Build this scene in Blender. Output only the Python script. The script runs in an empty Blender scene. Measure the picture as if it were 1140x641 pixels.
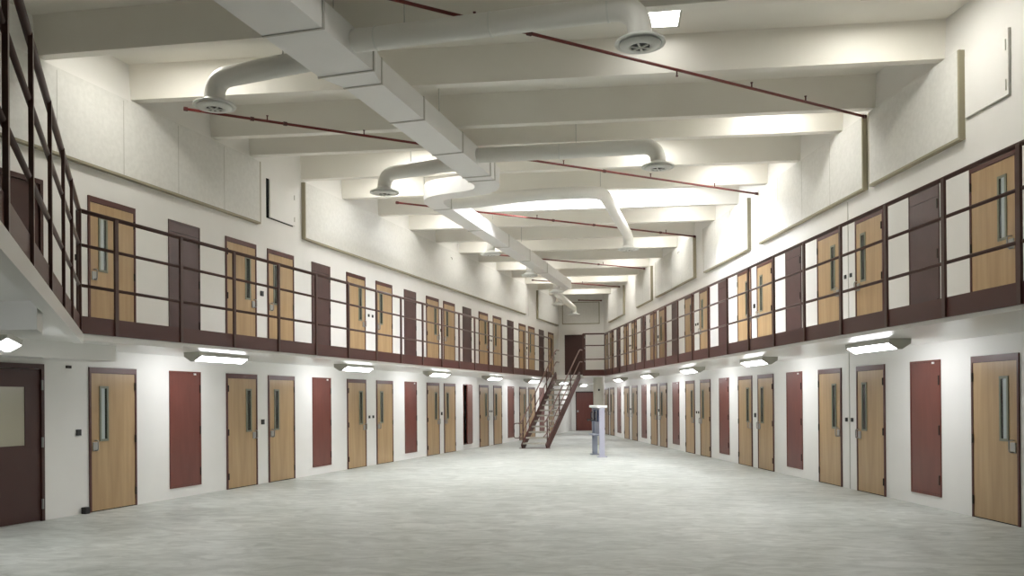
import bpy, bmesh, math, random
from mathutils import Vector, Matrix
random.seed(7)
C = bpy.context.scene.collection
PI = math.pi
# ------------------------------------------------------------------ layout (metres, axis of the hall = +Y)
GAM = 0.177848850
SG, CG = math.sin(GAM), math.cos(GAM)
LP, LD, LN = Vector((-10.165, -1.177, 0)), Vector((SG, CG, 0)), Vector((CG, -SG, 0))
RP, RD, RN = Vector((6.988, 0.809, 0)), Vector((-SG, CG, 0)), Vector((-CG, -SG, 0))
YE, YB, YS = 41.5, 45.6, -3.0            # end wall, recess back wall, wall behind
DECK, SOF, UP = 7.05, 2.44, 2.5817      # roof deck, walkway soffit, upper floor
WALK = 1.8
M, W, PW, GA, GB, PS, HD = 4.8972, 0.9987, 0.8332, 0.4042, 0.6081, -0.0716, 2.184
OFF = {'L': 13.1376, 'R': 10.5650}

def wp(side, s, off=0.0, z=0.0):
    p = (LP + LD * s + LN * off) if side == 'L' else (RP + RD * s + RN * off)
    return Vector((p.x, p.y, z))
def s_at(side, y, off=0.0):
    return (y - LP.y + SG * off) / CG if side == 'L' else (y - RP.y + SG * off) / CG

# ------------------------------------------------------------------ materials
def mat(name, col, rough=0.6, metal=0.0, emit=None, strength=0.0, spec=0.5):
    m = bpy.data.materials.new(name); m.use_nodes = True
    b = m.node_tree.nodes['Principled BSDF']
    b.inputs['Base Color'].default_value = (*col, 1)
    b.inputs['Roughness'].default_value = rough
    b.inputs['Metallic'].default_value = metal
    b.inputs['Specular IOR Level'].default_value = spec
    if emit:
        b.inputs['Emission Color'].default_value = (*emit, 1)
        b.inputs['Emission Strength'].default_value = strength
    return m
def noisy(m, scale, c0, c1, detail=4.0, stretch=(1, 1, 1), bump=0.0, r0=None, r1=None, lo=0.35, hi=0.65, rough_n=0.55):
    nt = m.node_tree; N = nt.nodes; L = nt.links; b = N['Principled BSDF']
    tc = N.new('ShaderNodeTexCoord'); mp = N.new('ShaderNodeMapping'); mp.inputs['Scale'].default_value = stretch
    no = N.new('ShaderNodeTexNoise'); no.inputs['Scale'].default_value = scale; no.inputs['Detail'].default_value = detail
    no.inputs['Roughness'].default_value = rough_n
    cr = N.new('ShaderNodeValToRGB')
    cr.color_ramp.elements[0].position = lo; cr.color_ramp.elements[1].position = hi
    cr.color_ramp.elements[0].color = (*c0, 1); cr.color_ramp.elements[1].color = (*c1, 1)
    L.new(tc.outputs['Object'], mp.inputs[0]); L.new(mp.outputs[0], no.inputs['Vector'])
    L.new(no.outputs['Fac'], cr.inputs['Fac']); L.new(cr.outputs[0], b.inputs['Base Color'])
    if r0 is not None:
        mr = N.new('ShaderNodeMapRange'); mr.inputs['To Min'].default_value = r0; mr.inputs['To Max'].default_value = r1
        L.new(no.outputs['Fac'], mr.inputs['Value']); L.new(mr.outputs[0], b.inputs['Roughness'])
    if bump:
        bp = N.new('ShaderNodeBump'); bp.inputs['Strength'].default_value = bump; bp.inputs['Distance'].default_value = 0.01
        L.new(no.outputs['Fac'], bp.inputs['Height']); L.new(bp.outputs[0], b.inputs['Normal'])
    return m
WALLM = noisy(mat('wall_paint', (.82, .81, .785), .5), 1.3, (.81, .80, .775), (.835, .825, .80), 3, bump=0.0)
SOFM = mat('soffit_paint', (.83, .825, .80), .28)
COLM = mat('column_paint', (.60, .58, .51), .45)
BEAMM = noisy(mat('beam_paint', (.84, .82, .76), .45), 1.0, (.825, .80, .74), (.85, .83, .77), 3)
ACM = noisy(mat('acoustic_fabric', (.74, .735, .70), .9), 14, (.71, .705, .675), (.765, .76, .73), 6, bump=.2)
TRIMM = mat('panel_edge', (.34, .31, .22), .7)
SEAMM = mat('panel_seam', (.5, .49, .45), .8)
def floor_mat():
    m = mat('concrete_floor', (.5, .5, .46), .4)
    nt = m.node_tree; N = nt.nodes; L = nt.links; b = N['Principled BSDF']
    tc = N.new('ShaderNodeTexCoord')
    def noise(scale, st, detail, d=0.0):
        mp = N.new('ShaderNodeMapping'); mp.inputs['Scale'].default_value = st
        n = N.new('ShaderNodeTexNoise'); n.inputs['Scale'].default_value = scale; n.inputs['Detail'].default_value = detail
        n.inputs['Roughness'].default_value = .62; n.inputs['Distortion'].default_value = d
        L.new(tc.outputs['Object'], mp.inputs[0]); L.new(mp.outputs[0], n.inputs['Vector']); return n
    n1 = noise(.55, (1, 1, 1), 6, .6); n2 = noise(2.2, (1.0, 1.9, 1), 8, 1.2); n3 = noise(14, (1, 1, 1), 4)
    r1 = N.new('ShaderNodeValToRGB'); r1.color_ramp.elements[0].position = .32; r1.color_ramp.elements[1].position = .68
    r1.color_ramp.elements[0].color = (.52, .545, .51, 1); r1.color_ramp.elements[1].color = (.64, .655, .62, 1)
    r2 = N.new('ShaderNodeValToRGB'); r2.color_ramp.elements[0].position = .30; r2.color_ramp.elements[1].position = .62
    r2.color_ramp.elements[0].color = (.60, .61, .59, 1); r2.color_ramp.elements[1].color = (1.0, 1.0, 1.0, 1)
    mx = N.new('ShaderNodeMix'); mx.data_type = 'RGBA'; mx.blend_type = 'MULTIPLY'; mx.inputs[0].default_value = 1.0
    L.new(n1.outputs['Fac'], r1.inputs[0]); L.new(n2.outputs['Fac'], r2.inputs[0])
    L.new(r1.outputs[0], mx.inputs[6]); L.new(r2.outputs[0], mx.inputs[7])
    # saw-cut control joints of the slab
    L.new(mx.outputs[2], b.inputs['Base Color'])
    mr = N.new('ShaderNodeMapRange'); mr.inputs['To Min'].default_value = .34; mr.inputs['To Max'].default_value = .58
    L.new(n2.outputs['Fac'], mr.inputs['Value']); L.new(mr.outputs[0], b.inputs['Roughness'])
    bp = N.new('ShaderNodeBump'); bp.inputs['Strength'].default_value = .08; bp.inputs['Distance'].default_value = .01
    L.new(n3.outputs['Fac'], bp.inputs['Height']); L.new(bp.outputs[0], b.inputs['Normal'])
    return m
FLOORM = floor_mat()
WOOD = noisy(mat('maple_veneer', (.43, .29, .15), .33), 2.2, (.37, .24, .12), (.465, .32, .17), 5, (5, 5, .35), lo=.3, hi=.7)
MAROON = mat('maroon_enamel', (.085, .024, .019), .42)
PANELM = noisy(mat('maroon_panel_enamel', (.14, .035, .024), .30), 3, (.128, .031, .021), (.152, .039, .027), 3, (3, 3, .5))
PURPLEM = noisy(mat('dusty_maroon_enamel', (.07, .030, .028), .38), 3, (.062, .027, .025), (.078, .034, .032), 3)
RAILM = mat('dark_maroon_rail', (.085, .038, .030), .36)
DOORDK = mat('dark_maroon_door', (.048, .015, .011), .42)
REDPIPE = mat('red_sprinkler_paint', (.16, .020, .015), .4)
PIPEDK = mat('pipe_fitting', (.09, .02, .018), .45)
METAL = mat('satin_metal', (.38, .38, .37), .35, .8)
HINGE = mat('dark_hinge', (.03, .022, .018), .5, .3)
GLASSD = mat('dark_door_glass', (.02, .026, .02), .12)
GLASSL = mat('painted_lit_glass', (.42, .47, .47), .15)  # pale colour stands in for the lit cell seen through the pane
WINM = mat('window_bead', (.19, .20, .15), .45)
GLASSW = mat('cream_lit_glass', (.42, .40, .31), .15)
BLACK = mat('black_plate', (.012, .012, .012), .5)
DARK = mat('painted_gap_shade', (.004, .004, .004), .9)  # near-black colour stands in for shade inside gaps and recesses
DUCTM = noisy(mat('duct_paint', (.82, .82, .815), .38), 2, (.81, .81, .805), (.83, .83, .825), 3)
ROUNDM = mat('round_duct_paint', (.83, .825, .79), .35)
DUCTSEAM = mat('duct_seam', (.55, .54, .51), .6)
DIFFM = mat('diffuser_paint', (.76, .77, .74), .4)
HOUS = mat('fixture_housing', (.50, .49, .44), .45)
LENSC = mat('fluorescent_lens', (.9, .9, .9), .4, emit=(1.0, .98, .925), strength=27)
LENSH = mat('strong_fluorescent_lens', (.9, .9, .9), .4, emit=(1.0, .97, .89), strength=38)
LENSDIM = mat('dim_fluorescent_lens', (.9, .9, .9), .4, emit=(1.0, .98, .93), strength=7)
LENSX = mat('daylight_fluorescent_lens', (.9, .9, .9), .4, emit=(.93, .96, 1.0), strength=140)
LENSW = mat('cool_fluorescent_lens', (.9, .9, .9), .4, emit=(.97, .98, 1.0), strength=17)
WHITE = mat('white_laminate', (.85, .85, .85), .4)
GREYB = mat('blue_grey_steel', (.33, .36, .45), .4, .2)
GREYL = mat('pale_lilac_steel', (.50, .50, .60), .35, .2)
PHONE = mat('navy_phone_case', (.06, .08, .15), .35)
TREAD = noisy(mat('concrete_tread', (.42, .40, .34), .55), 6, (.38, .36, .30), (.46, .44, .38))
STEELH = mat('galvanised_rod', (.55, .55, .52), .5, .3)
RAILLT = mat('worn_handrail', (.22, .13, .11), .38)

# ------------------------------------------------------------------ mesh helpers
def new(name, bm, m, parent=None, smooth=False, loc=None):
    bmesh.ops.recalc_face_normals(bm, faces=bm.faces)
    me = bpy.data.meshes.new(name); bm.to_mesh(me); bm.free()
    for x in (m if isinstance(m, (list, tuple)) else [m]): me.materials.append(x)
    if smooth:
        for p in me.polygons: p.use_smooth = True
    o = bpy.data.objects.new(name, me); C.objects.link(o)
    if parent: o.parent = parent
    if loc is not None: o.location = loc
    return o
def box(bm, x0, x1, y0, y1, z0, z1, mi=0):
    v = [bm.verts.new(p) for p in ((x0,y0,z0),(x1,y0,z0),(x1,y1,z0),(x0,y1,z0),(x0,y0,z1),(x1,y0,z1),(x1,y1,z1),(x0,y1,z1))]
    for f in ((0,3,2,1),(4,5,6,7),(0,1,5,4),(1,2,6,5),(2,3,7,6),(3,0,4,7)):
        bm.faces.new([v[i] for i in f]).material_index = mi
def bbox(x0, x1, y0, y1, z0, z1, bev=0.0):
    bm = bmesh.new(); box(bm, min(x0,x1), max(x0,x1), min(y0,y1), max(y0,y1), z0, z1)
    if bev: bmesh.ops.bevel(bm, geom=bm.edges[:], offset=bev, segments=2, affect='EDGES', profile=.5)
    return bm
def prism(bm, pts, z0, z1):
    a = [bm.verts.new((p[0], p[1], z0)) for p in pts]; b = [bm.verts.new((p[0], p[1], z1)) for p in pts]
    bm.faces.new(a); bm.faces.new(b[::-1]); n = len(pts)
    for i in range(n): bm.faces.new((a[i], a[(i+1)%n], b[(i+1)%n], b[i]))
def orient_box(bm, a, b, half_w, z0, z1):
    """box along the plan segment a-b"""
    a = Vector(a[:2]); b = Vector(b[:2]); d = (b - a).normalized(); n = Vector((-d.y, d.x)) * half_w
    prism(bm, [a + n, b + n, b - n, a - n], z0, z1)
def beam3(bm, a, b, w, h):
    """bar of section w (across) x h (in its own upright plane) from 3-D point a to b"""
    a, b = Vector(a), Vector(b); d = (b - a).normalized()
    side = d.cross(Vector((0, 0, 1)))
    if side.length < 1e-4: side = Vector((1, 0, 0))
    side.normalize(); up = side.cross(d).normalized()
    vs = []
    for p in (a, b):
        for sx, sz in ((-1,-1),(1,-1),(1,1),(-1,1)): vs.append(bm.verts.new(p + side*sx*w/2 + up*sz*h/2))
    for f in ((0,1,2,3),(7,6,5,4),(0,4,5,1),(1,5,6,2),(2,6,7,3),(3,7,4,0)): bm.faces.new([vs[i] for i in f])
def tube(bm, pts, r, n=12, caps=True):
    pts = [Vector(p) for p in pts]; rings = []
    rr = r if isinstance(r, (list, tuple)) else [r]*len(pts)
    t0 = (pts[1]-pts[0]).normalized()
    ref = Vector((0,0,1)) if abs(t0.z) < .9 else Vector((1,0,0))
    u = t0.cross(ref).normalized()
    for i, p in enumerate(pts):
        t = ((pts[min(i+1, len(pts)-1)] - pts[max(i-1, 0)])).normalized()
        u = (u - t*u.dot(t)).normalized(); v = t.cross(u)
        rings.append([bm.verts.new(p + (u*math.cos(2*PI*k/n) + v*math.sin(2*PI*k/n))*rr[i]) for k in range(n)])
    for a, b in zip(rings, rings[1:]):
        for k in range(n): bm.faces.new((a[k], a[(k+1)%n], b[(k+1)%n], b[k]))
    if caps: bm.faces.new(rings[0][::-1]); bm.faces.new(rings[-1])
def arc_path(pts, rad, n=8):
    """polyline with rounded corners"""
    pts = [Vector(p) for p in pts]; out = [pts[0]]
    for a, b, c in zip(pts, pts[1:], pts[2:]):
        d0 = (a-b); d1 = (c-b); r = min(rad, d0.length*.98, d1.length*.98); p = b + d0.normalized()*r; q = b + d1.normalized()*r
        for i in range(n+1):
            t = i/n; out.append(p*(1-t)**2 + b*2*t*(1-t) + q*t*t)
    out.append(pts[-1])
    res = [out[0]]
    for p in out[1:]:
        if (p-res[-1]).length > 1e-3: res.append(p)
    return res
def lathe(bm, prof, n=32, c=(0,0,0)):
    rings = []
    for r, z in prof:
        rings.append([bm.verts.new((c[0]+r*math.cos(2*PI*k/n), c[1]+r*math.sin(2*PI*k/n), c[2]+z)) for k in range(n)] if r > 1e-5 else [bm.verts.new((c[0], c[1], c[2]+z))])
    for a, b in zip(rings, rings[1:]):
        if len(a) == 1 and len(b) == 1: continue
        for k in range(n):
            q = [a[k % len(a)], a[(k+1) % len(a)], b[(k+1) % len(b)], b[k % len(b)]]
            q = list(dict.fromkeys(q))
            if len(q) > 2: bm.faces.new(q)
def tag(o, label, cat, group=None, kind=None):
    o['label'] = label
    if cat: o['category'] = cat
    if group: o['group'] = group
    if kind: o['kind'] = kind
    return o
def empty(name, loc=(0,0,0), rz=0.0):
    o = bpy.data.objects.new(name, None); C.objects.link(o); o.location = loc; o.rotation_euler = (0, 0, rz); o.empty_display_size = .1
    return o
def copy_tree(o, parent=None):
    c = o.copy(); C.objects.link(c); c.parent = parent
    for ch in o.children: copy_tree(ch, c)
    return c
# a thing mounted on a wall: local x along the wall, y out into the hall, z up
RZ = {'L': math.atan2(-LD.y, -LD.x), 'R': math.atan2(RD.y, RD.x)}
def put(o, side, s, off=0.0, z=0.0):
    o.location = wp(side, s, off, z); o.rotation_euler = (0, 0, RZ[side]); return o
SIDE = {'L': 'staircase-side wall', 'R': 'wall opposite the stairs'}
ORD = 'first second third fourth fifth sixth seventh eighth ninth tenth eleventh twelfth thirteenth fourteenth fifteenth'.split()

# ------------------------------------------------------------------ the shell
bm = bmesh.new()
pl = [(-12.5, YS-.3), (9.5, YS-.3), (9.5, 5), (1.5, YB+.5), (-4.5, YB+.5), (-12.5, 5)]
prism(bm, pl, -.25, 0)
tag(new('floor', bm, FLOORM), 'pale grey mottled concrete floor of the hall', 'floor', kind='structure')
bm = bmesh.new(); prism(bm, pl, DECK, DECK+.3)
tag(new('ceiling', bm, BEAMM), 'off-white roof deck above the beams', 'ceiling', kind='structure')

def wall_mesh(side, s0, s1, holes, thick=.25):
    """front skin with holes, box behind; holes: (s0,s1,z0,z1)"""
    bm = bmesh.new()
    ss = sorted({s0, s1, *[h[0] for h in holes], *[h[1] for h in holes]}); zz = sorted({0, DECK, *[h[2] for h in holes], *[h[3] for h in holes]})
    for a, b in zip(ss, ss[1:]):
        for c, d in zip(zz, zz[1:]):
            if any(h[0] <= a and b <= h[1] and h[2] <= c and d <= h[3] for h in holes): continue
            prism(bm, [wp(side, a), wp(side, b), wp(side, b, -thick), wp(side, a, -thick)], c, d)
    return bm
eL, eR = s_at('L', YE), s_at('R', YE)
def pan_s(side, k):
    odd = (k % 2 == 1); sh = PS*(-1 if odd == (side == 'L') else 1)
    return OFF[side] + (k-.5)*M + sh
OPEN_S = pan_s('L', 4)
tag(new('wall_left', wall_mesh('L', s_at('L', YS), eL, [(OPEN_S-PW/2, OPEN_S+PW/2, .174, HD)]), WALLM), 'tall white painted wall behind the staircase walkway', 'wall', kind='structure')
tag(new('wall_right', wall_mesh('R', s_at('R', YS), eR, []), WALLM), 'tall white painted wall opposite the staircase', 'wall', kind='structure')
xl, xr = wp('L', eL).x, wp('R', eR).x
bm = bmesh.new(); box(bm, xl-.4, xr+.4, YE, YE+.25, SOF, DECK)
tag(new('wall_end', bm, WALLM), 'short white end wall above the far walkway', 'wall', kind='structure')
bm = bmesh.new()
prism(bm, [(xl, YE), (-2.10, YB), (-2.3, YB), (xl-.25, YE)], 0, SOF)
prism(bm, [(xr, YE), (-.50, YB), (-.3, YB), (xr+.25, YE)], 0, SOF)
box(bm, -2.4, -.2, YB, YB+.2, 0, SOF); box(bm, xl-.3, xr+.3, YE-.0, YB+.2, SOF, SOF+.14)
tag(new('wall_recess', bm, WALLM), 'white walled lobby under the far walkway', 'wall', kind='structure')
bm = bmesh.new(); box(bm, -12, 9, YS-.25, YS, 0, DECK)
tag(new('wall_behind', bm, WALLM), 'plain white wall closing the near end', 'wall', kind='structure')
# the void behind the ajar access panel
c0 = wp('L', OPEN_S)
bm = bmesh.new()
for (x0, x1, y0, y1, z0, z1) in ((-.5,.5,-.62,-.6,.1,2.3), (-.5,-.43,-.6,-.26,.1,2.3), (.43,.5,-.6,-.26,.1,2.3), (-.5,.5,-.6,-.26,.08,.14), (-.5,.5,-.6,-.26,2.25,2.3)):
    box(bm, x0, x1, y0, y1, z0, z1)
o = new('wall_cavity', bm, DARK); put(o, 'L', OPEN_S); tag(o, 'dark pipe chase behind the ajar maroon panel', 'wall cavity', kind='structure')

# walkways: one slab each
corner = wp('L', 11.36, WALK); DIAG_END = Vector((-2.2, 2.54, 0)); YC, YN = 30.6, 32.6
lx = lambda y, off=0: wp('L', s_at('L', y, off), off)
rx = lambda y, off=0: wp('R', s_at('R', y, off), off)
bm = bmesh.new()
prism(bm, [lx(YS), (-2.2, YS), DIAG_END, corner, lx(YC, WALK), lx(YN, WALK), (-1.0, YN), (-1.0, YC), rx(YC, WALK), rx(YS, WALK), rx(YS), rx(YE), lx(YE)], SOF, UP)
slab = tag(new('ceiling_walkway', bm, SOFM), 'white concrete slab of the upper walkway round the hall', 'walkway', kind='structure')
bm = bmesh.new()   # deeper white edge under the near staircase-side corner
orient_box(bm, corner + LN*-.06, wp('L', 13.3, WALK-.06), .055, 2.405, SOF)
d = (DIAG_END-corner).normalized(); nin = Vector((d.y, -d.x, 0))
orient_box(bm, corner, DIAG_END, .05, 2.36, SOF+.05)
tag(new('trim_1', bm, SOFM), 'white downstand lip below the angled walkway edge', 'trim', kind='structure')
bm = bmesh.new(); orient_box(bm, wp('L', 5.5, .85), wp('L', 12.83, .85), .2, 2.222, SOF)
tag(new('beam', bm, SOFM), 'white concrete beam under the walkway over the first cell door', 'beam', kind='structure')
bm = bmesh.new(); prism(bm, [(-9.2, 6.2), (-4.43, 6.2), (-4.665, 6.6), (-9.2, 6.6)], 2.215, SOF)
tag(new('beam', bm, SOFM), 'short white cross beam under the angled walkway', 'beam', kind='structure')
bm = bmesh.new(); prism(bm, [(-.45+.2*math.cos(2*PI*k/32), 31.25+.2*math.sin(2*PI*k/32)) for k in range(32)], 0, SOF)
col = new('column', bm, COLM, None, False); tag(col, 'round white column carrying the far walkway, behind the phone stand', 'column', kind='structure')
bm = bmesh.new(); box(bm, -.47, -.41, 31.02, 31.06, 1.95, 2.02); new('junction_box', bm, BLACK, col)

# ceiling beams
ys = [3.2, 5.2, 7.1, 9.1, None, 12.97, 15.0, 16.2, 18.1, 19.95, 21.9, 23.85, 25.85, 27.85, 29.8, 31.8, 33.75, 35.7, 37.65, 39.6]
for i, y in enumerate(ys):
    bm = bmesh.new()
    if y is None: a, b = Vector((-8.1, 11.14, 0)), Vector((5.6, 10.53, 0))
    else: a, b = Vector((lx(y).x-.15, y, 0)), Vector((rx(y).x+.15, y, 0))
    w = .17
    v = []
    for p in (a, b):
        v.append([bm.verts.new(q) for q in ((p.x, p.y, 6.5), (p.x, p.y+w, 6.5), (p.x, p.y+w+.05, DECK+.02), (p.x, p.y-.05, DECK+.02))])
    bm.faces.new(v[0]); bm.faces.new(v[1][::-1])
    for k in range(4): bm.faces.new((v[0][k], v[0][(k+1)%4], v[1][(k+1)%4], v[1][k]))
    o = new('ceiling_beam', bm, BEAMM)
    tag(o, f'white concrete ceiling beam, {ORD[i-4]} counted from the near end' if 4 <= i < 19 else ('white concrete ceiling beam, last before the end wall' if i == 19 else 'white concrete ceiling beam overhead behind the near lights'), 'beam', 'ceiling beams across the hall', 'structure')

# ------------------------------------------------------------------ doors
def cell_door(hand, pale=False):
    """hand: sign of local x of the latch side"""
    r = empty('door_1'); hw = W/2; h = hand
    bm = bmesh.new()
    box(bm, -hw, -hw+.036, -.02, .022, 0, HD); box(bm, hw-.036, hw, -.02, .022, 0, HD); box(bm, -hw+.036, hw-.036, -.02, .022, HD-.085, HD)
    new('door_frame', bm, MAROON, r)
    leaf = new('door_leaf', bbox(-hw+.042, hw-.042, -.015, .014, .014, HD-.091), WOOD, r)
    bm = bmesh.new(); box(bm, -hw+.036, hw-.036, -.018, .008, 0, HD-.085); new('gap_shadow', bm, DARK, r)
    xa, xb = sorted((h*(hw-.20), h*(hw-.385)))
    bm = bmesh.new(); z0, z1 = 1.06, 1.90
    for q in ((xa, xb, z0, z0+.035), (xa, xb, z1-.035, z1), (xa, xa+.035, z0+.035, z1-.035), (xb-.035, xb, z0+.035, z1-.035)):
        box(bm, q[0], q[1], .01, .026, q[2], q[3])
    new('window_bead', bm, WINM, leaf)
    bm = bmesh.new(); box(bm, xa+.03, xb-.03, .012, .018, z0+.03, z1-.03)
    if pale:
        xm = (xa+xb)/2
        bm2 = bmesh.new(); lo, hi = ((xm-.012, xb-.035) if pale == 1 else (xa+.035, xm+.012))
        box(bm2, lo, hi, .013, .021, z0+.035, z1-.035); new('pane', bm2, GLASSL, leaf)  # lit strip painted over half of the dark pane
    new('pane', bm, GLASSD, leaf)
    new('lock_plate', bbox(h*(hw-.06), h*(hw-.165), .012, .028, .92, 1.05, .004), METAL, r)
    bm = bmesh.new(); xh = h*(hw-.10)
    tube(bm, arc_path([(xh, .02, .93), (xh, .085, .93), (xh, .085, 1.08), (xh, .02, 1.08)], .03, 5), .009, 8)
    new('handle', bm, METAL, r, True)
    for z in (.24, 1.07, 1.90):
        bm = bmesh.new(); tube(bm, [(-h*(hw-.038), .026, z-.06), (-h*(hw-.038), .026, z+.06)], .014, 8); new('hinge', bm, HINGE, r)
    return r
PROTO = {(h, p): None for h in (-1, 1) for p in (0, 1, 2)}
ndoor = [0]
def get_door(h, p=0):
    if PROTO[(h, p)] is None:
        PROTO[(h, p)] = cell_door(h, p); return PROTO[(h, p)]
    return copy_tree(PROTO[(h, p)])
def place_doors(side, ks):
    for lvl in (0, 1):
        for n, k in enumerate(ks):
            j = k//2; small = (j % 2 == 1) if side == 'L' else (j % 2 == 0); g = GA if small else GB
            even = (k % 2 == 0); s = OFF[side] + j*M + (-(g/2+W/2) if even else (g/2+W/2))
            hand = (-1 if side == 'L' else 1)*(1 if even else -1)
            o = get_door(hand, (1 if side == 'L' else 2) if k == 1 else 0)
            ndoor[0] += 1; o.name = f'door_{ndoor[0]}'
            put(o, side, s, 0.0, UP if lvl else 0.0)
            tag(o, f"{'upper' if lvl else 'ground floor'} wooden cell door, {ORD[n]} from near end, {SIDE[side]}", 'door', 'wooden cell doors along both walls', 'structure')
place_doors('L', list(range(1, 13)))
place_doors('R', list(range(1, 14)))
# wide dark maroon doors at the near end of the staircase-side wall
for lvl in (0, 1):
    ndoor[0] += 1; r = empty(f'door_{ndoor[0]}')
    bm = bmesh.new(); hw = .61
    box(bm, -hw, -hw+.05, -.02, .04, 0, HD+.01); box(bm, hw-.05, hw, -.02, .04, 0, HD+.01); box(bm, -hw+.05, hw-.05, -.02, .04, HD-.06, HD+.01); new('door_frame', bm, DOORDK, r)
    bm = bmesh.new()
    if lvl == 0:
        xa, xb, z0, z1 = -.30, .33, 1.07, 1.87
        for q in ((-hw+.055, xa, .012, HD-.065), (xb, hw-.055, .012, HD-.065), (xa, xb, .012, z0), (xa, xb, z1, HD-.065)): box(bm, q[0], q[1], -.015, .015, q[2], q[3])
        lf = new('door_leaf', bm, DOORDK, r)
        bm = bmesh.new(); box(bm, xa-.01, xb+.01, -.01, .006, z0-.01, z1+.01); new('pane', bm, GLASSW, lf)
    else:
        box(bm, -hw+.055, hw-.055, -.015, .015, .012, HD-.065); new('door_leaf', bm, DOORDK, r)
        bm = bmesh.new(); tube(bm, [(-.42, .015, 1.0), (-.42, .07, 1.0), (-.30, .07, 1.0)], .01, 8); new('handle', bm, METAL, r)
    for z in (.24, 1.1, 1.9):
        bm = bmesh.new(); tube(bm, [(-hw+.045, .045, z-.07), (-hw+.045, .045, z+.07)], .015, 8); new('hinge', bm, METAL if lvl == 0 else HINGE, r)
    put(r, 'L', 11.98, 0, UP if lvl else 0)
    tag(r, 'wide dark maroon door with a large glass pane, under the near walkway' if lvl == 0 else 'wide plain dark maroon door on the near upper walkway', 'door', kind='structure')
# doors closing the far end
ndoor[0] += 1; r = empty(f'door_{ndoor[0]}', (-1.40, YB, 0))
bm = bmesh.new(); box(bm, -.48, -.43, -.04, .0, 0, 2.07); box(bm, .43, .48, -.04, 0, 0, 2.07); box(bm, -.43, .43, -.04, 0, 2.0, 2.07); new('door_frame', bm, DOORDK, r)
new('door_leaf', bbox(-.43, .43, -.03, 0, .01, 2.0), PANELM, r)
bm = bmesh.new(); box(bm, -.41, -.33, -.07, -.03, .98, 1.08); new('handle', bm, METAL, r)
tag(r, 'maroon door on the ground floor at the far end of the hall', 'door', kind='structure')
ndoor[0] += 1; r = empty(f'door_{ndoor[0]}', (-1.72, YE, UP))
bm = bmesh.new(); box(bm, -.50, -.45, -.04, .0, 0, HD); box(bm, .45, .50, -.04, 0, 0, HD); box(bm, -.45, .45, -.04, 0, HD-.07, HD); new('door_frame', bm, DOORDK, r)
new('door_leaf', bbox(-.45, .45, -.03, 0, .01, HD-.07), DOORDK, r)
tag(r, 'dark maroon door on the upper walkway at the far end', 'door', kind='structure')

# ------------------------------------------------------------------ maroon access panels between the cell doors
def access_panel(upper):
    r = empty('service_hatch'); hw = PW/2; z0 = 0.0 if upper else .174; m = PURPLEM if upper else PANELM
    bm = bmesh.new(); t = .028
    for q in ((-hw, -hw+t, z0, HD), (hw-t, hw, z0, HD), (-hw+t, hw-t, HD-t, HD), (-hw+t, hw-t, z0, z0+t)): box(bm, q[0], q[1], -.01, .018, q[2], q[3])
    new('frame', bm, m, r)
    top = HD-t-.004
    if upper: new('header_plate', bbox(-hw+t+.004, hw-t-.004, -.008, .014, HD-.19, top), m, r); top = HD-.198
    new('panel', bbox(-hw+t+.004, hw-t-.004, -.008, .013, z0+t+.004, top), m, r)
    bm = bmesh.new(); box(bm, -hw+t, hw-t, -.009, .006, z0+t, HD-t); new('gap_shadow', bm, DARK, r)
    for z in (.42, 1.15, 1.88):
        bm = bmesh.new(); tube(bm, [(-hw+.028, .02, z-.07), (-hw+.028, .02, z+.07)], .013, 8); new('hinge', bm, HINGE, r)
    if not upper:
        bm = bmesh.new(); box(bm, -hw+.15, -hw+.20, .013, .03, HD-.06, HD-.03); o = new('inspection_tag', bm, WHITE, r); o['label'] = 'small white tag at the top edge'
    return r
AP = {0: access_panel(False), 1: access_panel(True)}; used = set()
for side, ks in (('L', range(1, 7)), ('R', range(1, 7))):
    for lvl in (0, 1):
        for k in ks:
            if side == 'L' and lvl == 0 and k == 4: continue
            o = AP[lvl] if lvl not in used else copy_tree(AP[lvl]); used.add(lvl)
            put(o, side, pan_s(side, k), 0, UP if lvl else 0)
            tag(o, f"{'tall upper' if lvl else 'ground floor'} maroon steel access panel, {ORD[k-1]} from near end, {SIDE[side]}", 'access panel', 'maroon access panels between the cell doors')
# the ajar one: hinged on its far jamb, swung a little into the hall
r = empty('service_hatch'); put(r, 'L', OPEN_S)
bm = bmesh.new(); hw = PW/2; t = .028
for q in ((-hw, -hw+t, .174, HD), (hw-t, hw, .174, HD), (-hw+t, hw-t, HD-t, HD), (-hw+t, hw-t, .174, .174+t)): box(bm, q[0], q[1], -.2, .018, q[2], q[3])
new('frame', bm, PANELM, r)
o = new('panel', bbox(0, PW-2*t, 0, .03, .174+t, HD-t), PANELM, r); o.location = (-hw+t, .02, 0); o.rotation_euler = (0, 0, math.radians(7))
for z in (.42, 1.15, 1.88):
    bm = bmesh.new(); tube(bm, [(-hw+.028, .025, z-.07), (-hw+.028, .025, z+.07)], .013, 8); new('hinge', bm, HINGE, r)
tag(r, 'maroon access panel standing ajar over a dark gap, ground floor', 'access panel', 'maroon access panels between the cell doors')

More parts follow.
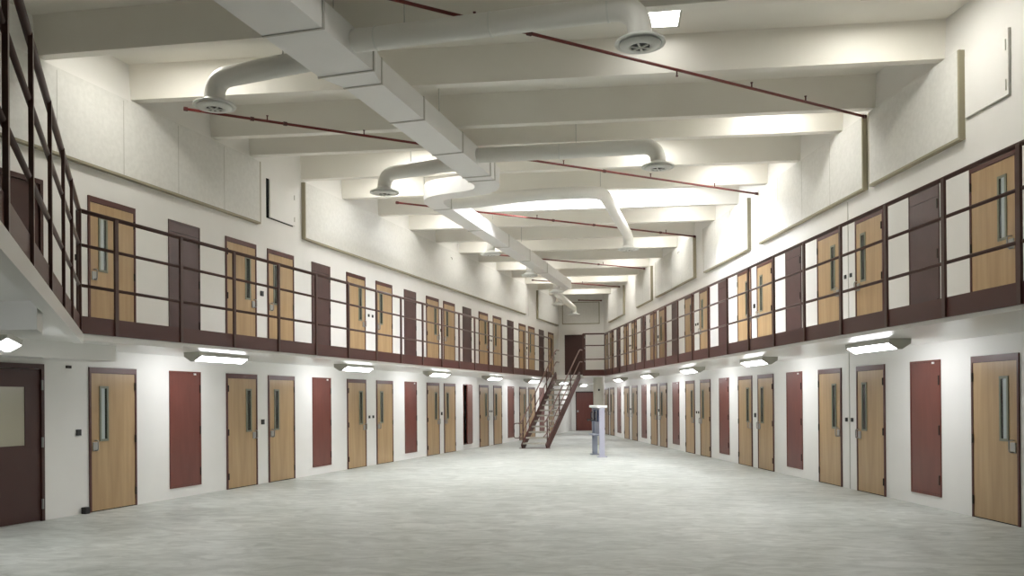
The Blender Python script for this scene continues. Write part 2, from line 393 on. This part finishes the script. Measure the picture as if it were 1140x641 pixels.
# call plates between the paired doors
def plate(side, s, z, w, label):
    bm = bbox(-w/2, w/2, 0, .02, -w/2, w/2, .003); o = new('call_plate', bm, BLACK); put(o, side, s, 0, z)
    tag(o, label, 'wall plate', 'black call plates by the cell doors')
for side in 'LR':
    for lvl in (0, 1):
        for j in range(0 if side == 'L' else 1, 7 if side == 'L' else 6):
            small = (j % 2 == 1) if side == 'L' else (j % 2 == 0); s = OFF[side] + j*M; z = (UP if lvl else 0) + 1.24
            where = f"{'upper' if lvl else 'ground floor'}, {SIDE[side]}"
            pos = (f'in {ORD[j-1]} door pair' if side == 'R' else (f'in {ORD[j-1]} door pair' if j else 'before the first cell door'))
            if j == 0: plate(side, s + .1, z-.03, .09, f'black square call plate before the first cell door, {where}')
            elif small: plate(side, s, z, .10, f'single black plate {pos}, {where}')
            else:
                plate(side, s-.11, z, .07, f'nearer small black plate {pos}, {where}')
                plate(side, s+.11, z, .07, f'farther small black plate {pos}, {where}')
o = new('door_stop', bbox(-.05, .05, 0, .08, 0, .10, .01), BLACK); put(o, 'L', 13.33)
tag(o, 'small black box on the floor beside the first cell door', 'door stop')
bm = bmesh.new(); box(bm, -.04, .04, 0, .03, -.02, .02)
o = new('bracket', bm, HINGE); put(o, 'L', 13.05, 0, 2.17); tag(o, 'tiny dark bracket on the wall under the near beam', 'bracket')
for (side, s, z, l) in (('L', 28.5, 6.15, 'small dark hook on the long sound panel of the staircase-side wall'), ('R', 26.85, 6.2, 'small dark hook on a sound panel of the wall opposite the stairs'), ):
    bm = bmesh.new(); tube(bm, arc_path([(0, 0, .03), (0, .05, .03), (0, .05, -.04)], .02, 4), .010, 8); o = new('wall_hook', bm, HINGE); put(o, side, s, .085, z); tag(o, l, 'wall hook')
# thin pilaster joint line on the wall opposite the stairs
for i, (side, s, z0, z1) in enumerate((('R', 15.46, 0, SOF), ('R', 15.46, UP, 5.15), ('L', 37.9, 5.2, 6.5))):
    bm = bmesh.new(); box(bm, -.012, .012, 0, .006, z0, z1); o = new(f'trim_{i+2}', bm, SEAMM); put(o, side, s); tag(o, 'thin vertical joint line in the white wall', 'joint', 'wall joint lines', 'structure')

# ------------------------------------------------------------------ sound panels and hatches high on the walls
def acoustic(side, s0, s1, z0, z1, seams, label):
    sc = (s0+s1)/2; L_ = s1-s0; r = empty('sound_absorber'); put(r, side, sc, 0, z0)
    h = z1-z0; e = .035
    new('panel_face', bbox(-L_/2+e, L_/2-e, 0, .09, e, h), ACM, r)
    bm = bmesh.new()
    for q in ((-L_/2, L_/2, 0, e), (-L_/2, -L_/2+e, e, h), (L_/2-e, L_/2, e, h)): box(bm, q[0], q[1], 0, .088, q[2], q[3])
    new('edge_strip', bm, TRIMM, r)
    for s in seams:
        x = (s-sc)*(-1 if side == 'L' else 1)
        bm = bmesh.new(); box(bm, x-.006, x+.006, .08, .0915, e, h-e); new('seam', bm, SEAMM, r)
    tag(r, label, 'sound panel', 'sound panels high on the walls')
ZA = 5.19
acoustic('L', 7.5, 17.9, ZA, 6.43, [10.0, 11.5, 12.79, 14.11, 15.41, 16.7], 'long pale sound panel at the near end, its four boards ending before the hatch')
acoustic('L', 19.59, 37.3, ZA, 6.43, [], 'very long pale sound panel beyond the hatch on the staircase-side wall')
acoustic('L', 39.2, 43.0, ZA, 6.43, [], 'short sound panel at the far end of the staircase-side wall')
R_ = [(11.87, 14.5), (14.70, 19.82), (20.55, 24.28), (25.29, 30.2), (30.9, 33.5), (36.1, 39.7)]
for i, (a, b) in enumerate(R_):
    acoustic('R', a, b, ZA, 6.43, [a + 1.3*k for k in range(1, 4) if a + 1.3*k < b-.4] if i else [], f'pale rectangular sound panel, {ORD[i]} from the near end, wall opposite the stairs')
r = empty('sound_absorber', (-1.43, YE-.003, 5.28), PI)
new('panel_face', bbox(-.86, .86, 0, .08, .035, 1.03), ACM, r)
bm = bmesh.new()
for q in ((-.9, .9, 0, .035), (-.9, .9, 1.03, 1.065), (-.9, -.86, .035, 1.03), (.86, .9, .035, 1.03)): box(bm, q[0], q[1], 0, .058, q[2], q[3])
new('edge_strip', bm, TRIMM, r); tag(r, 'sound panel on the end wall above the far upper door', 'sound panel', 'sound panels high on the walls')
# hatches
r = empty('access_hatch'); put(r, 'L', 18.72, 0, 5.39)
bm = bmesh.new(); box(bm, -.5, .5, 0, .012, 0, .80); new('opening', bm, DARK, r)  # black sheet on the wall, painted shade for the gap beside the hatch
o = new('hatch_door', bbox(-.5, .47, 0, .03, .015, .79, .003), WALLM, r); o.location = (0, .015, 0); o.rotation_euler = (0, 0, 0)
o.location = (-.03, .02, 0)
for z in (.15, .62):
    bm = bmesh.new(); tube(bm, [(-.5, .05, z-.05), (-.5, .05, z+.05)], .01, 8); new('hinge', bm, HOUS, r)
tag(r, 'white wall hatch with a dark gap along one edge, between two sound panels', 'hatch')
r = empty('access_hatch'); put(r, 'R', 11.35, 0, 5.45)
bm = bmesh.new(); box(bm, -.47, .47, 0, .01, 0, .86); new('opening', bm, SEAMM, r)
new('hatch_door', bbox(-.462, .47, .008, .035, .014, .86, .003), WALLM, r)
for z in (.15, .66):
    bm = bmesh.new(); tube(bm, [(-.42, .04, z-.07), (-.42, .04, z+.07)], .008, 8); new('hinge', bm, HOUS, r)
tag(r, 'white square wall hatch on the near wall opposite the stairs', 'hatch')

# ------------------------------------------------------------------ railings
RAILS = (3.97, 3.557, 3.067)
def railing(pts, posts, label, toe=True, name='railing'):
    r = empty(name, (pts[0][0], pts[0][1], SOF)); base = Vector((pts[0][0], pts[0][1], SOF))
    P = [Vector((p[0], p[1], 0)) - Vector((base.x, base.y, 0)) for p in pts]
    for i, z in enumerate(RAILS):
        bm = bmesh.new(); tube(bm, [p + Vector((0, 0, z-base.z)) for p in P], .027 if i == 0 else .02, 8)
        new('top_rail' if i == 0 else 'mid_rail', bm, RAILM, r, True)
    if toe:
        bm = bmesh.new()
        for a, b in zip(P, P[1:]): orient_box(bm, a, b, .008, 2.487-base.z, 2.697-base.z)
        new('toe_plate', bm, MAROON, r)
    for (q, ang) in posts:
        bm = bmesh.new(); d = Vector((math.cos(ang), math.sin(ang), 0)); n = Vector((-d.y, d.x, 0)); c = Vector((q[0], q[1], 0)) - Vector((base.x, base.y, 0))
        prism(bm, [c + d*.03 + n*.014, c - d*.03 + n*.014, c - d*.03 - n*.014, c + d*.03 - n*.014], 2.49-base.z, RAILS[0]-base.z)
        new('post', bm, RAILM, r)
    tag(r, label, 'railing')
aL = math.atan2(LD.y, LD.x); aR = math.atan2(RD.y, RD.x)
WO = WALK + .015
eLc, eRc = s_at('L', YC, WO), s_at('R', YC, WO)
posts = [(wp('L', s, WO+.016), aL) for s in [11.96 + 1.255*k for k in range(16)] if s < eLc-.3] + [(wp('L', s_at('L', YN, WO)-.1, WO+.016), aL), (wp('L', 11.36, WO), aL)]
railing([wp('L', 11.36, WO), wp('L', s_at('L', YN, WO)-.1, WO)], posts, 'dark maroon tube railing along the staircase-side walkway')
posts = [(wp('R', s, WO+.016), aR) for s in [4.35 + 1.2375*k for k in range(22)] if s < eRc-.4] + [(wp('R', eRc-.02, WO+.016), aR)]
railing([wp('R', 2.0, WO), wp('R', eRc, WO)], posts, 'dark maroon tube railing along the walkway opposite the stairs')
dd = (DIAG_END - corner).normalized(); ad = math.atan2(dd.y, dd.x); nout = Vector((-dd.y, dd.x, 0))*.03
posts = [(corner + dd*t + nout, ad) for t in (.12, 1.6, 2.75, 4.1, 5.42, 6.6, 7.9)]
railing([corner + nout*.5 , DIAG_END + nout*.5], posts, 'dark maroon railing on the angled near corner of the walkway')
railing([(-.98, YC-.01), (rx(YC, WO).x, YC-.01)], [((-.98, YC-.02), 0)], 'short dark maroon railing across the far walkway by the stair head')
railing([(-.98, YC+.05), (-.98, YN-.05)], [((-.98, YN-.1), PI/2)], 'short dark maroon railing beside the stair opening')

# ------------------------------------------------------------------ staircase
st = empty('staircase', (-3.02, 29.0, 0)); B0 = Vector((-3.02, 29.0, 0))
lb, lt = Vector((-3.02, 29.02, 0)), Vector((-2.08, 32.62, UP)); rb, rt = Vector((-2.19, 28.98, 0)), Vector((-1.18, 32.58, UP))
for a, b in ((lb, lt), (rb, rt)):
    bm = bmesh.new(); beam3(bm, a - B0 + Vector((0, 0, .02)), b - B0 + Vector((0, 0, .0)), .05, .27); new('stringer', bm, MAROON, st)
NT = 13
for i in range(NT):
    t = (i+.5)/NT; z = UP*(i+1)/(NT+1)
    bm = bmesh.new(); a = lb.lerp(lt, t); b = rb.lerp(rt, t); a.z = b.z = 0
    dr = ((lt-lb).xy.to_3d()).normalized()*.135
    prism(bm, [a-dr-B0, b-dr-B0, b+dr-B0, a+dr-B0], z-.035, z)
    new('tread', bm, TREAD, st)
    bm = bmesh.new(); n_ = dr.normalized()*.012
    prism(bm, [a-dr-B0, b-dr-B0, b-dr-n_-B0, a-dr-n_-B0], z-.05, z+.004); new('nosing', bm, TREAD, st)
for a, b in ((lb, lt), (rb, rt)):
    for h, rr in ((.95, .024), (.50, .019)):
        bm = bmesh.new(); e = (b-a); e2 = e.xy.to_3d().normalized()
        tube(bm, arc_path([a-B0+Vector((0,0,h-.1)) - e2*.28, a-B0+Vector((0,0,h)), b-B0+Vector((0,0,h)), b-B0+Vector((0,0,h)) + e2*.35], .12, 4), rr, 8)
        new('handrail', bm, RAILLT, st, True)
    for t in (0.02, .36, .70):
        p = a.lerp(b, t) - B0; bm = bmesh.new(); tube(bm, [p, p + Vector((0, 0, .96))], .022, 8); new('post', bm, RAILM, st)
bm = bmesh.new(); p = lb - B0
tube(bm, arc_path([p + Vector((0,0,.85)), p + Vector((-.28,-.02,.85)), p + Vector((-.28,-.02,.35)), p + Vector((0,0,.35))], .08, 4), .015, 8)
new('guard_loop', bm, RAILM, st)
bm = bmesh.new(); box(bm, -.1, .95, -.12, .14, 0, .012); new('base_plate', bm, RAILM, st)
tag(st, 'steep maroon steel staircase with open treads rising to the far walkway', 'staircase')

# ------------------------------------------------------------------ phone stand
ps = empty('phone_stand', (-.39, 25.13, 0), math.atan2(-.25, 1.3) * -1 * 0 + math.atan2(.25, 1.3))
def pbox(name, x0, x1, y0, y1, z0, z1, m, bev=.006, parent=ps): return new(name, bbox(x0, x1, y0, y1, z0, z1, bev), m, parent)
pbox('countertop', -.15, .15, -.66, .66, 1.40, 1.47, WHITE, .012)
for y, m in ((-.60, GREYL), (.60, GREYB)):
    l = pbox('leg', -.075, .075, y-.05, y+.05, .03, 1.40, m); pbox('base_plate', -.13, .13, y-.12, y+.12, 0, .03, m, .004, l)
pbox('back_panel', -.02, .02, -.55, .55, .62, 1.38, GREYB)
for y in (-.3, .28):
    ph = pbox('phone', -.10, -.02, y-.11, y+.11, 1.0, 1.34, PHONE, .015)
    pbox('faceplate', -.108, -.098, y-.095, y+.095, 1.03, 1.31, METAL, .003, ph)
    bm = bmesh.new(); tube(bm, arc_path([(-.11, y+.06, 1.28), (-.15, y+.06, 1.26), (-.15, y+.06, 1.10), (-.11, y+.06, 1.08)], .03, 4), .018, 8); new('handset', bm, BLACK, ph)
    bm = bmesh.new(); tube(bm, arc_path([(-.12, y+.06, 1.09), (-.24, y+.04, 1.0), (-.28, y, 1.08), (-.1, y-.05, 1.02)], .1, 6), .012, 8); new('cord', bm, BLACK, ph)
pbox('shelf', -.2, .06, -.5, .5, .60, .64, GREYB)
tag(ps, 'grey steel phone stand with a white top on two legs, mid hall', 'phone stand')

# ------------------------------------------------------------------ ductwork
DZ0, DZ1 = 5.98, 6.32
def rect_sweep(bm, LR, z0=DZ0, z1=DZ1):
    rings = []
    for l, r_ in LR:
        rings.append([bm.verts.new(p) for p in ((l[0], l[1], z0), (r_[0], r_[1], z0), (r_[0], r_[1], z1), (l[0], l[1], z1))])
    for a, b in zip(rings, rings[1:]):
        for k in range(4): bm.faces.new((a[k], a[(k+1)%4], b[(k+1)%4], b[k]))
    bm.faces.new(rings[0][::-1]); bm.faces.new(rings[-1])
duct = empty('air_duct', (-3.5, 10, 6.15)); DO = Vector((-3.5, 10, 6.15))
def dnew(name, bm, m, parent=duct, smooth=False):
    bmesh.ops.translate(bm, verts=bm.verts, vec=-DO); return new(name, bm, m, parent, smooth)
bm = bmesh.new(); rect_sweep(bm, [((-5.35, 2.0), (-4.65, 2.1)), ((-4.24, 8.82), (-3.46, 8.74)), ((-3.85, 11.12), (-3.07, 10.97))]); dnew('duct_section', bm, DUCTM)
bm = bmesh.new(); rect_sweep(bm, [((-3.86, 11.12), (-3.07, 10.97)), ((-3.64, 11.55), (-3.09, 11.45)), ((-3.39, 13.1), (-2.84, 13.0)), ((-2.84, 16.5), (-2.29, 16.42)), ((-2.78, 16.81), (-2.25, 16.74))]); dnew('duct_section', bm, DUCTM)
def catmull(P, n=6):
    out = []
    for i in range(len(P)-1):
        p0, p1, p2, p3 = P[max(i-1,0)], P[i], P[i+1], P[min(i+2, len(P)-1)]
        for k in range(n):
            t = k/n; out.append(.5*((2*p1) + (p2-p0)*t + (2*p0-5*p1+4*p2-p3)*t*t + (3*p1-p0-3*p2+p3)*t**3))
    out.append(P[-1]); return out
cl = catmull([Vector(p) for p in ((-2.51, 16.77, 0), (-2.46, 17.15, 0), (-2.58, 17.55, 0), (-2.92, 17.80, 0), (-3.35, 17.95, 0), (-3.70, 18.15, 0), (-3.84, 18.55, 0), (-3.77, 19.17, 0))])
LR = []
for i, p in enumerate(cl):
    t = (cl[min(i+1, len(cl)-1)] - cl[max(i-1, 0)]).normalized(); n = Vector((-t.y, t.x, 0)); w = .265 - .065*i/(len(cl)-1)
    LR.append((p + n*w, p - n*w))
bm = bmesh.new(); rect_sweep(bm, LR); dnew('duct_bend', bm, DUCTM, smooth=False)
bm = bmesh.new(); rect_sweep(bm, [((-3.97, 19.2), (-3.57, 19.14)), ((-2.9, 26.46), (-2.52, 26.40)), ((-1.95, 33.3), (-1.61, 33.25)), ((-1.87, 33.85), (-1.53, 33.8))]); dnew('duct_section', bm, DUCTM)
def seam(l, r_, g=.014):
    d = Vector((r_[0]-l[0], r_[1]-l[1], 0)).normalized(); n = Vector((-d.y, d.x, 0))*.016; l = Vector((l[0], l[1], 0)) - d*g; r_ = Vector((r_[0], r_[1], 0)) + d*g
    bm = bmesh.new(); prism(bm, [l-n, r_-n, r_+n, l+n], DZ0-g, DZ1+g); dnew('duct_seam', bm, DUCTSEAM)
for l, r_ in (((-4.07, 9.78), (-3.29, 9.65)), ((-3.855, 11.12), (-3.065, 10.97)), ((-3.64, 11.55), (-3.09, 11.45)), ((-3.39, 13.1), (-2.84, 13.0)), ((-3.1, 14.9), (-2.55, 14.8)), ((-2.84, 16.5), (-2.29, 16.42)), ((-2.78, 16.81), (-2.25, 16.74)), ((-3.97, 19.2), (-3.57, 19.14)), ((-3.60, 21.7), (-3.21, 21.64)), ((-3.23, 24.2), (-2.85, 24.14)), ((-2.87, 26.7), (-2.49, 26.64)), ((-2.5, 29.3), (-2.14, 29.24))): seam(l, r_)
def diffuser(c, parent):
    bm = bmesh.new()
    lathe(bm, [(.14, .05), (.16, .03), (.20, .0), (.285, -.025), (.292, -.045), (.285, -.055), (.245, -.045), (.20, -.02), (.13, .03)], 36, c)
    d = dnew('diffuser', bm, DIFFM, parent, True)
    bm = bmesh.new(); lathe(bm, [(.0, -.015), (.238, -.052), (.232, -.066), (.16, -.085), (.12, -.09), (.118, -.06), (.0, -.05)], 32, c); dnew('inner_cone', bm, DIFFM, d, True)
    bm = bmesh.new(); lathe(bm, [(.0, -.06), (.11, -.062), (.11, -.086), (.0, -.086)], 20, c)
    dnew('throat', bm, BLACK, d)
    bm = bmesh.new()
    for k in range(3):
        a = k*PI/3 + .3; p = Vector(c) + Vector((0, 0, -.09)); v = Vector((math.cos(a), math.sin(a), 0))*.115; beam3(bm, p-v, p+v, .02, .02)
    dnew('vane', bm, DIFFM, d)
def branch(path, rad, end, r=.135, start_r=None):
    bm = bmesh.new(); P = arc_path(path, rad, 10); rr = [r]*len(P)
    if start_r: rr[0] = start_r
    tube(bm, P, rr, 24, caps=True); b = dnew('branch_duct', bm, ROUNDM, duct, True)
    bm = bmesh.new(); q = Vector(path[0]); q2 = Vector(path[1]); d = (q2-q).normalized()
    diffuser(end, b)
Z = 6.15
branch([(-3.25, 10.45, Z), (-2.9, 10.42, Z), (.36, 9.94, Z), (.36, 9.94, 5.76)], .32, (.36, 9.94, 5.76), .14)
branch([(-3.9, 10.95, Z), (-5.47, 11.42, Z), (-5.47, 11.42, 5.82)], .27, (-5.47, 11.42, 5.82), .14)
branch([(-2.5, 15.65, Z), (.86, 15.5, Z), (.86, 15.5, 5.82)], .27, (.86, 15.5, 5.82))
branch([(-2.7, 16.05, Z), (-4.44, 16.62, Z), (-4.44, 16.62, 5.82)], .27, (-4.44, 16.62, 5.82))
branch([(-3.85, 19.3, Z), (-3.3, 19.38, Z), (-1.9, 18.85, Z), (-.16, 18.7, Z), (.50, 23.9, Z), (.50, 23.9, 5.82)], .55, (.50, 23.9, 5.82), .135, .19)
branch([(-3.0, 24.08, Z-.03), (-3.36, 24.08, Z-.03), (-3.36, 24.08, 5.82)], .16, (-3.36, 24.08, 5.82), .12)
branch([(-2.4, 28.38, Z-.03), (-2.66, 28.38, Z-.03), (-2.66, 28.38, 5.82)], .14, (-2.66, 28.38, 5.82), .12)
branch([(-1.8, 32.9, Z-.03), (-2.06, 32.9, Z-.03), (-2.06, 32.9, 5.82)], .14, (-2.06, 32.9, 5.82), .12)
bm = bmesh.new(); P = arc_path([(-1.72, 33.7, 6.13), (-1.75, 34.1, 6.12), (-2.3, 35.2, 6.08), (-1.72, 40.4, 5.95), (-1.72, 40.4, 5.70)], .3, 8); tube(bm, P, .135, 20); b = dnew('branch_duct', bm, ROUNDM, duct, True); diffuser((-1.72, 40.4, 5.68), b)
branch([(-2.05, 37.0, 6.03), (-2.25, 37.0, 6.0), (-2.25, 37.0, 5.82)], .12, (-2.25, 37.0, 5.80), .11)
def tie(p0, p1, r):   # raised band round a round duct
    p0, p1 = Vector(p0), Vector(p1); d = (p1-p0).normalized()*.012
    bm = bmesh.new(); tube(bm, [p0-d, p0+d], r+.008, 24); dnew('duct_band', bm, DIFFM, duct)
tie((-2.86, 10.415, Z), (.36, 9.94, Z), .14); tie((-1.4, 10.199, Z), (.36, 9.94, Z), .14); tie((0.0, 9.993, Z), (.36, 9.94, Z), .14); tie((-.9, 15.58, Z), (0, 15.54, Z), .135)
for (x, y, z0) in ((-2.5, 10.36, 6.28), (-.2, 10.02, 6.28), (-4.35, 11.1, 6.28), (-3.35, 10.2, 6.3), (-4.1, 10.3, 6.3), (-2.72, 13.6, 6.3), (-3.45, 13.1, 6.3), (-3.85, 16.4, 6.28), (-.6, 15.6, 6.28), (-4.07, 18.6, 6.3), (-2.9, 17.7, 6.3), (-.2, 18.8, 6.28), (-3.0, 21.9, 6.3), (-2.6, 25.2, 6.3), (.2, 21.5, 6.28)):
    bm = bmesh.new(); tube(bm, [(x, y, z0), (x, y, DECK)], .009, 6); dnew('hanger_rod', bm, STEELH, duct)
tag(duct, 'white rectangular air duct with a bend and round branches, hung below the beams', 'air duct')

# ------------------------------------------------------------------ red sprinkler lines
def pipe(a, b, label, heads=(), rings=()):
    a, b = Vector((*a, 6.37)), Vector((*b, 6.37)); r = empty('sprinkler_pipe', a); L_ = (b-a).length; d = (b-a)/L_
    bm = bmesh.new(); tube(bm, [Vector(), b-a], .022, 10); new('pipe', bm, REDPIPE, r, True)
    for t in list(rings) + [0.0, L_]:
        p = d*t; bm = bmesh.new(); tube(bm, [p-d*.03, p+d*.03], .034, 10); new('coupling', bm, PIPEDK, r)
    for t, up in heads:
        p = d*t; bm = bmesh.new(); s_ = 1 if up else -1
        tube(bm, [p, p + Vector((0, 0, .09*s_))], .011, 8); tube(bm, [p + Vector((0, 0, .085*s_)), p + Vector((0, 0, .095*s_))], .020, 10); new('sprinkler_head', bm, PIPEDK, r)
    tag(r, label, 'sprinkler pipe', 'red sprinkler pipes under the beams')
pipe((-4.2, 8.6), (4.27, 15.04), 'red sprinkler pipe running behind the near round duct, closest to the camera', [(6.5, 0), (8.0, 1), (9.2, 1), (3.2, 1)], [4.0])
pipe((-6.78, 13.13), (3.37, 20.37), 'red sprinkler pipe crossing above the duct before its bend', [(1.3, 1), (3.0, 1), (7.2, 1), (9.4, 1), (11.2, 1)], [1.05, 1.6, 8.2])
pipe((-5.04, 20.02), (2.44, 25.47), 'red sprinkler pipe crossing just beyond the duct bend', [(3.9, 1), (6.6, 1), (8.2, 1)], [4.4, 5.7, 8.0])
pipe((-3.88, 27.5), (1.22, 31.47), 'thin red sprinkler pipe, third one beyond the duct bend toward the end wall', [(4.6, 1)], [4.4])
pipe((-3.05, 33.74), (.36, 36.33), 'thin red sprinkler pipe near the end of the rectangular duct', [(2.4, 1)], [])
pipe((-1.5, 40.9), (-.45, 41.25), 'short red sprinkler pipe against the end wall', [], [])

# ------------------------------------------------------------------ lights
def wedge_light(length=1.27):
    r = empty('strip_light'); L2 = length/2; zt, zb = SOF, 2.305
    zt -= .002; zl = zt-.06
    bm = bmesh.new(); box(bm, -L2, L2, -.15, .15, zl, zt); new('housing', bm, HOUS, r)
    for sx in (-1, 1):
        bm = bmesh.new(); pp = [(-.155, zt), (.155, zt), (.15, zl-.008), (.025, zb-.012), (-.025, zb-.012), (-.15, zl-.008)]
        a = [bm.verts.new((sx*L2, y, z)) for y, z in pp]; b = [bm.verts.new((sx*(L2+.03), y, z)) for y, z in pp]
        bm.faces.new(a); bm.faces.new(b[::-1])
        for i in range(6): bm.faces.new((a[i], a[(i+1)%6], b[(i+1)%6], b[i]))
        new('end_cap', bm, HOUS, r)
    bm = bmesh.new(); pp = [(-.132, zl), (.132, zl), (.02, zb), (-.02, zb)]
    a = [bm.verts.new((-L2, y, z)) for y, z in pp]; b = [bm.verts.new((L2, y, z)) for y, z in pp]
    for i in range(4):
        if i != 0: bm.faces.new((a[i], a[(i+1)%4], b[(i+1)%4], b[i]))
    o = new('lens', bm, LENSW, r); o['label'] = 'glowing white wedge lens'
    return r
WL = wedge_light(); first = True
for side, s0, n in (('L', 15.2, 6), ('R', 12.45, 6)):
    for i in range(n):
        o = WL if first else copy_tree(WL); first = False
        put(o, side, s0 + M*i, 1.0, 0)
        tag(o, f'glowing white wedge light under the walkway, {ORD[i]} from near end, {SIDE[side]}', 'light', 'wedge lights under the walkways')
o = copy_tree(WL); o.location = (-1.45, 43.2, 0); tag(o, 'glowing white wedge light in the lobby at the far ground floor door', 'light', 'wedge lights under the walkways')
o = copy_tree(WL); o.location = (-4.75, 4.1, 0); o.rotation_euler = (0, 0, ad); tag(o, 'added unseen wedge light under the angled walkway, before its cross beam', 'light', 'wedge lights under the walkways')  # extra lamp outside the view, added to brighten the cross beam
o = copy_tree(WL); o.location = (-6.66, 8.70, -.05); o.rotation_euler = (0, 0, ad)
tag(o, 'glowing wedge light under the angled near walkway, by the wide maroon door', 'light', 'wedge lights under the walkways')

def troffer():
    r = empty('ceiling_light')
    bm = bmesh.new(); h = .30
    for q in ((-h, h, -h, -h+.03), (-h, h, h-.03, h), (-h, -h+.03, -h+.03, h-.03), (h-.03, h, -h+.03, h-.03)): box(bm, q[0], q[1], q[2], q[3], -.03, 0)
    new('frame', bm, HOUS, r)
    bm = bmesh.new(); box(bm, -h+.03, h-.03, -h+.03, h-.03, -.02, -.004); new('lens', bm, LENSC, r)
    return r
TR = troffer(); first = True
LXD = [q for q in TR.children if q.name.startswith('lens')][0].data.copy(); LXD.materials[0] = LENSX
LDH = LXD.copy(); LDH.materials[0] = LENSH
LDD = LXD.copy(); LDD.materials[0] = LENSDIM
bays = [(8.1, (-1.2, 2.4)), (12.07, (-6.3, .72, 3.7)), (15.6, (2.9,)), (17.25, (-4.0, .8)), (19.1, (-5.0, 2.6)), (21.0, (-1.6, -.2, 1.2)), (22.9, (-4.4, 1.9)), (26.9, (-3.7, 1.3)), (30.85, (-3.0, .5)), (34.75, (-2.3, -.1)), (38.7, (-1.2,))]
n = 0
for y, xs in bays:
    for x in xs:
        o = TR if first else copy_tree(TR); first = False; n += 1
        o.location = (x, y, DECK-.001)
        if y == 12.07 and x != .72:
            o.location.y = 11.8; ln = [q for q in o.children if q.name.startswith('lens')][0]; ln.data = LDH
        if x == .72:
            o.location.y = 12.32
            ln = [q for q in o.children if q.name.startswith('lens')][0]; ln.data = LDD
        if y == 21.0:
            ln = [q for q in o.children if q.name.startswith('lens')][0]; ln.data = LXD
        xn = 'toward the staircase-side wall' if x < -1.9 else ('over the middle' if x < 1.2 else 'toward the wall opposite the stairs')
        tag(o, f"square ceiling light {xn}, in the {ORD[bays.index((y, xs))]} lit bay", 'ceiling light', 'square lights between the ceiling beams')

# ------------------------------------------------------------------ world, camera, colour
w = bpy.data.worlds.new('World'); bpy.context.scene.world = w; w.use_nodes = True
w.node_tree.nodes['Background'].inputs[0].default_value = (.5, .5, .5, 1); w.node_tree.nodes['Background'].inputs[1].default_value = .05
F, PITCH, ROLL, SY, EYE, BETA = 955.6084, -.0028144, .0077498, 122.2421, 1.63629, .1152593
cb, sb, c, s, cr, sr = math.cos(BETA), math.sin(BETA), math.cos(PITCH), math.sin(PITCH), math.cos(ROLL), math.sin(ROLL)
r0 = Vector((cb, sb, 0)); f0 = Vector((-sb, cb, 0)); up0 = Vector((0, 0, 1))
fwd = f0*c - up0*s; up = f0*s + up0*c
R_ax = r0*cr - up*sr; U_ax = r0*sr + up*cr; B_ax = -fwd
mw = Matrix((( R_ax.x, U_ax.x, B_ax.x, 0), (R_ax.y, U_ax.y, B_ax.y, 0), (R_ax.z, U_ax.z, B_ax.z, EYE), (0, 0, 0, 1)))
cam = bpy.data.cameras.new('Camera'); co = bpy.data.objects.new('Camera', cam); C.objects.link(co); co.matrix_world = mw
cam.sensor_width = 36; cam.sensor_fit = 'HORIZONTAL'; cam.lens = 36*F/1140; cam.shift_y = SY/1140; cam.clip_start = .05; cam.clip_end = 200
sc = bpy.context.scene; sc.camera = co
sc.view_settings.view_transform = 'Standard'; sc.view_settings.look = 'None'; sc.view_settings.gamma = 1; sc.view_settings.use_curve_mapping = False
sc.view_settings.exposure = 0.5
sc.cycles.use_denoising = True; sc.cycles.max_bounces = 10; sc.cycles.diffuse_bounces = 6; sc.cycles.glossy_bounces = 3
sc.cycles.sample_clamp_indirect = 6.0; sc.cycles.use_light_tree = True; sc.cycles.caustics_reflective = False; sc.cycles.caustics_refractive = False
